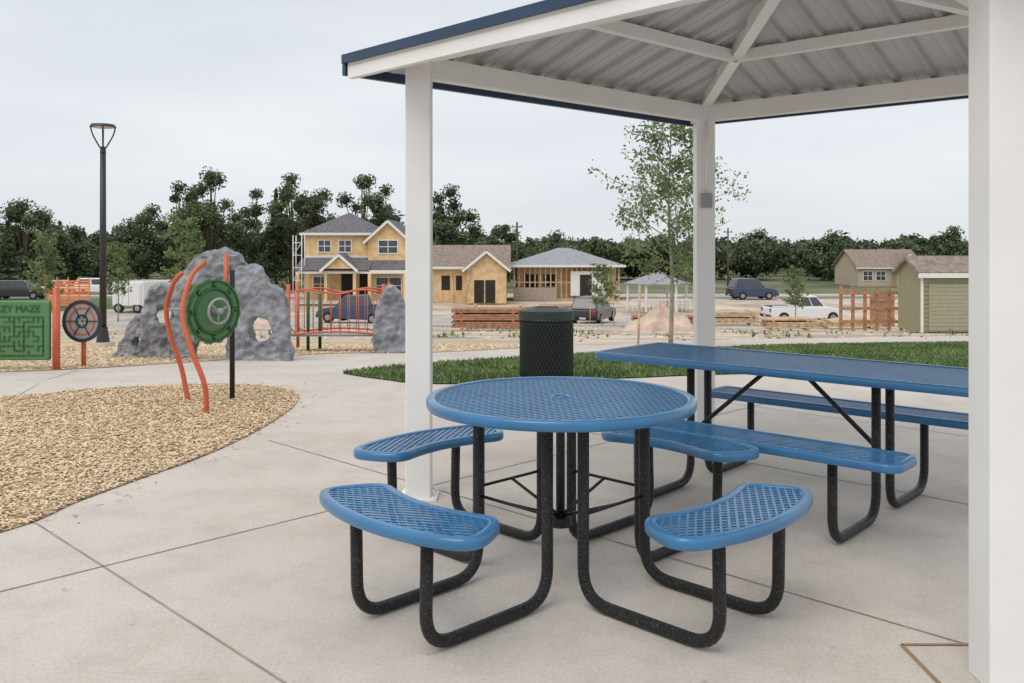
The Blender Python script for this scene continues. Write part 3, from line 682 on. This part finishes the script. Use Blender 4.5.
# shed
sh=root('garden_shed',(PX(921,37),37,tz(37)))
box('wall',0,5,0,2.2,0,2.45,M['olive'],sh)
boxes('siding_laps',[(-.01,5.01,-.025,-.001,.1+.18*i,.22+.18*i) for i in range(13)],M['olive'],sh)
gable('roof',0,5,0,2.2,2.45,3.0,M['shing2'],M['olive'],sh,'x',.2)
box('corner_trim',-.03,.08,-.05,-.026,0,2.45,M['trim'],sh); box('door',.3,2.6,-.06,-.03,.05,2.0,M['olived'],sh); boxes('door_panels',[(.34,2.56,-.072,-.061,.1+.16*j,.2+.16*j) for j in range(12)],M['olived'],sh)
fe=root('wooden_fence',(PX(840,41),41,tz(41)))
boxes('posts',[(x,x+.12,0,.12,0,2.05) for x in (0,.55,1.1,1.65,2.2,2.75,3.2)],M['cedar'],fe); boxes('rails',[(0,3.3,-.04,-.002,z,z+.14) for z in (.35,.95,1.65)],M['cedar'],fe)
fe=root('wooden_fence',(PX(870,47),47,tz(47)),.25)
boxes('pickets',[(x*.15,x*.15+.13,0,.02,0.05,1.8) for x in range(10)],M['cedar'],fe); boxes('rails',[(0,1.5,-.05,-.002,z,z+.1) for z in (.4,1.4)],M['cedar'],fe)
def stack(name,x,y,w,n,m,h=.1,d=1.2,j=.15):
    r=root(name,(x,y,tz(y))); L=[];zc=.1
    for i in range(n):
        a=random.uniform(-j,j)
        for q in range(4): L.append((a+random.uniform(-.04,.04),w+a+random.uniform(-.04,.04),q*d/4,q*d/4+d/4-.02,zc,zc+h-.012))
        zc+=h
        if i%3==2: L+= [(.3,.4,-.02,d,zc,zc+.06),(w-.5,w-.4,-.02,d,zc,zc+.06)]; zc+=.062
    L+=[(.3,.42,0,d,0,.098),(w-.5,w-.38,0,d,0,.098)]
    boxes('planks',L,m,r)
stack('lumber_stack',PX(454,43.5),43.5,3.3,8,M['redlum']); stack('lumber_stack',PX(468,47),47,3.2,9,M['lumber'])
stack('lumber_stack',PX(766,42),42,2.4,4,M['lumber']); stack('lumber_stack',PX(822,46),46,3.0,3,M['lumber'],.09); stack('lumber_stack',PX(635,50),50,3.4,4,M['redlum'])
stack('lumber_stack',PX(540,66),66,4,5,M['lumber']); stack('lumber_stack',PX(700,52),52,3.4,6,M['lumber'])
def mound(x,y,rx,ry,h):
    V=[];F=[];n=28;m=9
    for i in range(m+1):
        for k in range(n):
            a=2*math.pi*k/n; t=i/m; q=noise.noise(Vector((math.cos(a)*1.5,math.sin(a)*1.5,t*3+x))); r=t*(1+.25*q); X=rx*r*math.cos(a);Y=ry*r*math.sin(a)
            V.append((X,Y,h*max(0,(1-t)**.9)*(1+.3*q)+ (tz(y+Y)-tz(y)) -.05+ .12*noise.noise(Vector((X*2,Y*2,0)))*(1-t)))
    for i in range(m):
        for k in range(n): F.append((i*n+k,(i+1)*n+k,(i+1)*n+(k+1)%n,i*n+(k+1)%n))
    F.append(tuple(range(n))[::-1]); o=obj('dirt_mound',V,F,M['mound'],None,True); o.location=(x,y,tz(y)); return fixn(o)
mound(PX(662,43.5),44,1.9,1.5,1.3); mound(PX(720,58),58,2.2,1.5,.7); mound(PX(250,50),50,2.5,1.8,.7); mound(PX(880,56),56,4,2,.9)
gz=root('white_gazebo',(PX(657,68),68,tz(68)))
for a in range(6): cyl('column',(2.2*math.cos(a*1.047),2.2*math.sin(a*1.047)),.09,0,2.1,M['trim'],gz,8)
V=[(2.6*math.cos(a*1.047),2.6*math.sin(a*1.047),2.05) for a in range(6)]+[(0,0,2.9)]; obj('roof',V,[(a,(a+1)%6,6) for a in range(6)]+[tuple(range(6))[::-1]],M['shing3'],gz)
boxes('railing',[(-2.1+.3*i,-2.04+.3*i,-1.95,-1.9,.1,.9) for i in range(15)]+[(-2.2,2.2,-1.96,-1.89,.9,.98)],M['trim'],gz)
def pole(px,y,ty,name='utility_pole',r0=.12):
    r=root(name,(PX(px,y),y,tz(y))); h=PZ(ty,y)-tz(y); tube('pole',[(0,0,0),(0,0,h)],[r0,r0*.7],M['bark'],r,8); box('crossarm',-.5,.5,-.05,.05,h-.5,h-.4,M['bark'],r)
    for x in (-.4,0.02,.4): cyl('insulator',(x,0),.05,h-.4,h-.25,M['grey'],r,6)
pole(517,82,222); pole(728,100,228)
lamp(PX(436,90),90,7.0); lamp(PX(560,100),100,6.5)
ob=root('construction_barrier',(PX(46,70),70,tz(70)))
boxes('mesh_bands',[(0,3.4,0,.03,.2+.2*i,.34+.2*i) for i in range(10)],M['onet'],ob); boxes('stakes',[(x,x+.08,-.05,-.001,0,2.4) for x in (0,.85,1.7,2.55,3.35)],M['onet'],ob)
ut=root('utility_trailer',(PX(112,66),66,tz(66)),-.15)
box('body',0,2.5,0,4,.5,2.3,M['carwhite'],ut,bev=.08); boxes('panel_ribs',[(.3+.5*i,.33+.5*i,-.012,-.001,.6,2.2) for i in range(5)],M['grey'],ut); box('door',1.5,2.2,-.03,-.013,.6,2.05,M['trim'],ut)
def wheel(c,r,w,parent):
    n=20;V=[];F=[]
    for s in (-w/2,w/2):
        for k_ in range(n): V.append((c[0]+r*math.cos(6.2832*k_/n),c[1]+s,c[2]+r*math.sin(6.2832*k_/n)))
    F=[tuple(range(n)),tuple(range(n,2*n))[::-1]]+[(k_,n+k_,n+(k_+1)%n,(k_+1)%n) for k_ in range(n)]
    fixn(obj('tire',V,F,M['tire'],parent)); V=[((v[0]-c[0])*.55+c[0],(v[1]-c[1])*1.08+c[1],(v[2]-c[2])*.55+c[2]) for v in V]; fixn(obj('wheel_hub',V,F,M['chrome'],parent))
wheel((.5,.1,.35),.35,.25,ut); wheel((2.0,.1,.35),.35,.25,ut)
def car(name,x,y,rz,paint,L=4.6,Wd=1.85,Hh=1.68,kind='suv'):
    r=root(name,(x,y,tz(y)),rz); hw=Wd/2; zb=.35; zh=Hh*.58
    prof=[(-L/2,zb+.1),(-L/2+.05,zh-.05),(-L/2+.2,zh),(L/2-1.1,zh),(L/2-.25,zh-.14),(L/2,zh-.35),(L/2,zb+.08),(L/2-.2,zb-.08),(-L/2+.2,zb-.08)]
    n=len(prof); V=[(a,-hw,b) for a,b in prof]+[(a,hw,b) for a,b in prof]; F=[tuple(range(n))[::-1],tuple(range(n,2*n))]+[(i,(i+1)%n,n+(i+1)%n,n+i) for i in range(n)]
    o=fixn(obj('body',V,F,paint,r)); b=o.modifiers.new('b','BEVEL'); b.width=.08; b.segments=3
    if kind=='suv': bx=(-L/2+.1,L/2-1.15); tx=(-L/2+.45,L/2-1.85)
    elif kind=='pickup': bx=(-.6,L/2-1.3); tx=(-.45,L/2-1.95)
    else: bx=(-L/2+.5,L/2-1.25); tx=(-L/2+1.2,L/2-2.0)
    wb,wt=hw-.06,hw-.26
    V=[(bx[0],-wb,zh-.02),(bx[1],-wb,zh-.02),(bx[1],wb,zh-.02),(bx[0],wb,zh-.02),(tx[0],-wt,Hh),(tx[1],-wt,Hh),(tx[1],wt,Hh),(tx[0],wt,Hh)]
    o=obj('cabin',V,BF,paint,r); b=o.modifiers.new('b','BEVEL'); b.width=.05; b.segments=2
    VV=[Vector(v) for v in V]
    def win(i,j,k2,l,u0,u1,w0=.12,w1=.86):
        a,b_,c_,d_=VV[i],VV[j],VV[k2],VV[l]; nrm=(b_-a).cross(d_-a).normalized()*.014
        P_=[]
        for u,w in ((u0,w0),(u1,w0),(u1,w1),(u0,w1)): P_.append(a.lerp(b_,u).lerp(d_.lerp(c_,u),w)+nrm)
        obj('window',P_,[(0,1,2,3)],M['glass'],r)
    for u0,u1 in ((.07,.47),(.51,.93)): win(0,1,5,4,u0,u1); win(2,3,7,6,u0,u1)
    win(1,2,6,5,.07,.93); win(3,0,4,7,.07,.93)
    for sx in (-L/2+.85,L/2-.9):
        for sy in (-hw+.1,hw-.1): wheel((sx,sy,.35),.35,.24,r)
    for sy in (-1,1): box('tail_light',-L/2-.02,-L/2+.05,sy*(hw-.2)-.1,sy*(hw-.2)+.1,zh-.3,zh-.08,M['red'],r); box('head_light',L/2-.04,L/2+.02,sy*(hw-.25)-.14,sy*(hw-.25)+.14,zh-.42,zh-.3,M['lens'],r)
    box('bumper',L/2-.02,L/2+.07,-hw+.1,hw-.1,zb-.02,zb+.15,M['tire'],r); box('bumper',-L/2-.07,-L/2+.02,-hw+.1,hw-.1,zb-.02,zb+.15,M['tire'],r); box('plate',-L/2-.09,-L/2-.072,-.2,.2,zb+.02,zb+.13,M['lens'],r)
    if kind=='pickup':
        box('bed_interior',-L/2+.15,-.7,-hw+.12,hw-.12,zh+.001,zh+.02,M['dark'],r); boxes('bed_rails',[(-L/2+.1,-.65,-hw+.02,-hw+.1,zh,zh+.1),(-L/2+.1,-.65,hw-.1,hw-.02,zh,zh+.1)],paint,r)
    return r
car('parked_pickup_truck',PX(355,56),57,2.75,M['carblue'],5.0,1.95,1.75,'pickup')
car('parked_suv',PX(594,57),57.5,1.2,M['carblack'])
car('off_road_vehicle',PX(752,80),80,.15,M['carblue'],4.2,1.8,1.85)
car('parked_pickup_truck',PX(808,58),59,.08,M['carwhite'],5.0,1.95,1.75,'pickup')
car('parked_car',PX(12,92),92,.1,M['cargrey'],4.6,1.8,1.5,'sedan'); car('parked_car',PX(62,93),93,.05,M['carwhite'],4.6,1.8,1.5,'sedan'); car('parked_car',PX(100,94),94,0.1,M['carwhite'],4.8,1.9,1.7)
car('parked_car',PX(20,80),80,.1,M['carblack'],4.8,1.9,1.7)

# ------------------------------------------------------------------ light
w=bpy.data.worlds.new('World'); S.world=w; w.use_nodes=True; nt=w.node_tree; N=nt.nodes; L=nt.links
bg=N['Background']; bg.inputs['Strength'].default_value=1.1
sky=N.new('ShaderNodeTexSky'); sky.sky_type='NISHITA'; sky.sun_disc=False; sky.sun_elevation=math.radians(55); sky.sun_rotation=math.radians(212)
sc_=N.new('ShaderNodeMix'); sc_.data_type='RGBA'; sc_.blend_type='MULTIPLY'; sc_.inputs[0].default_value=1; sc_.inputs[7].default_value=(.09,.09,.09,1); L.new(sky.outputs[0],sc_.inputs[6])
tcw=N.new('ShaderNodeTexCoord'); mp_=N.new('ShaderNodeMapping'); mp_.inputs['Scale'].default_value=(1.2,1.2,5); nz=N.new('ShaderNodeTexNoise'); nz.inputs['Scale'].default_value=1.6; nz.inputs['Detail'].default_value=5; nz.inputs['Roughness'].default_value=.5
L.new(tcw.outputs['Generated'],mp_.inputs['Vector']); L.new(mp_.outputs[0],nz.inputs['Vector'])
rp=N.new('ShaderNodeValToRGB'); rp.color_ramp.elements[0].position=.3; rp.color_ramp.elements[0].color=(.66,.705,.75,1); rp.color_ramp.elements[1].position=.72; rp.color_ramp.elements[1].color=(.81,.84,.865,1); L.new(nz.outputs['Fac'],rp.inputs['Fac'])
mx=N.new('ShaderNodeMix'); mx.data_type='RGBA'; mx.inputs[0].default_value=.93; L.new(sc_.outputs[2],mx.inputs[6]); L.new(rp.outputs[0],mx.inputs[7]); L.new(mx.outputs[2],bg.inputs['Color'])
sd=bpy.data.lights.new('sun','SUN'); sd.energy=1.4; sd.angle=math.radians(40); sd.color=(1,.95,.88); so=bpy.data.objects.new('sun',sd); COL.objects.link(so)
az=math.radians(212); el=math.radians(55); sp=Vector((math.sin(az)*math.cos(el),math.cos(az)*math.cos(el),math.sin(el))); so.rotation_euler=(-sp).to_track_quat('-Z','Y').to_euler()

cd=bpy.data.cameras.new('camera'); cam=bpy.data.objects.new('camera',cd); COL.objects.link(cam); cam.location=(0,0,1.42); cam.rotation_euler=(math.pi/2,0,0)
cd.sensor_width=36; cd.lens=900*36/1024; cd.shift_y=-95.5/1024; cd.clip_end=6000; cd.clip_start=.05; S.camera=cam
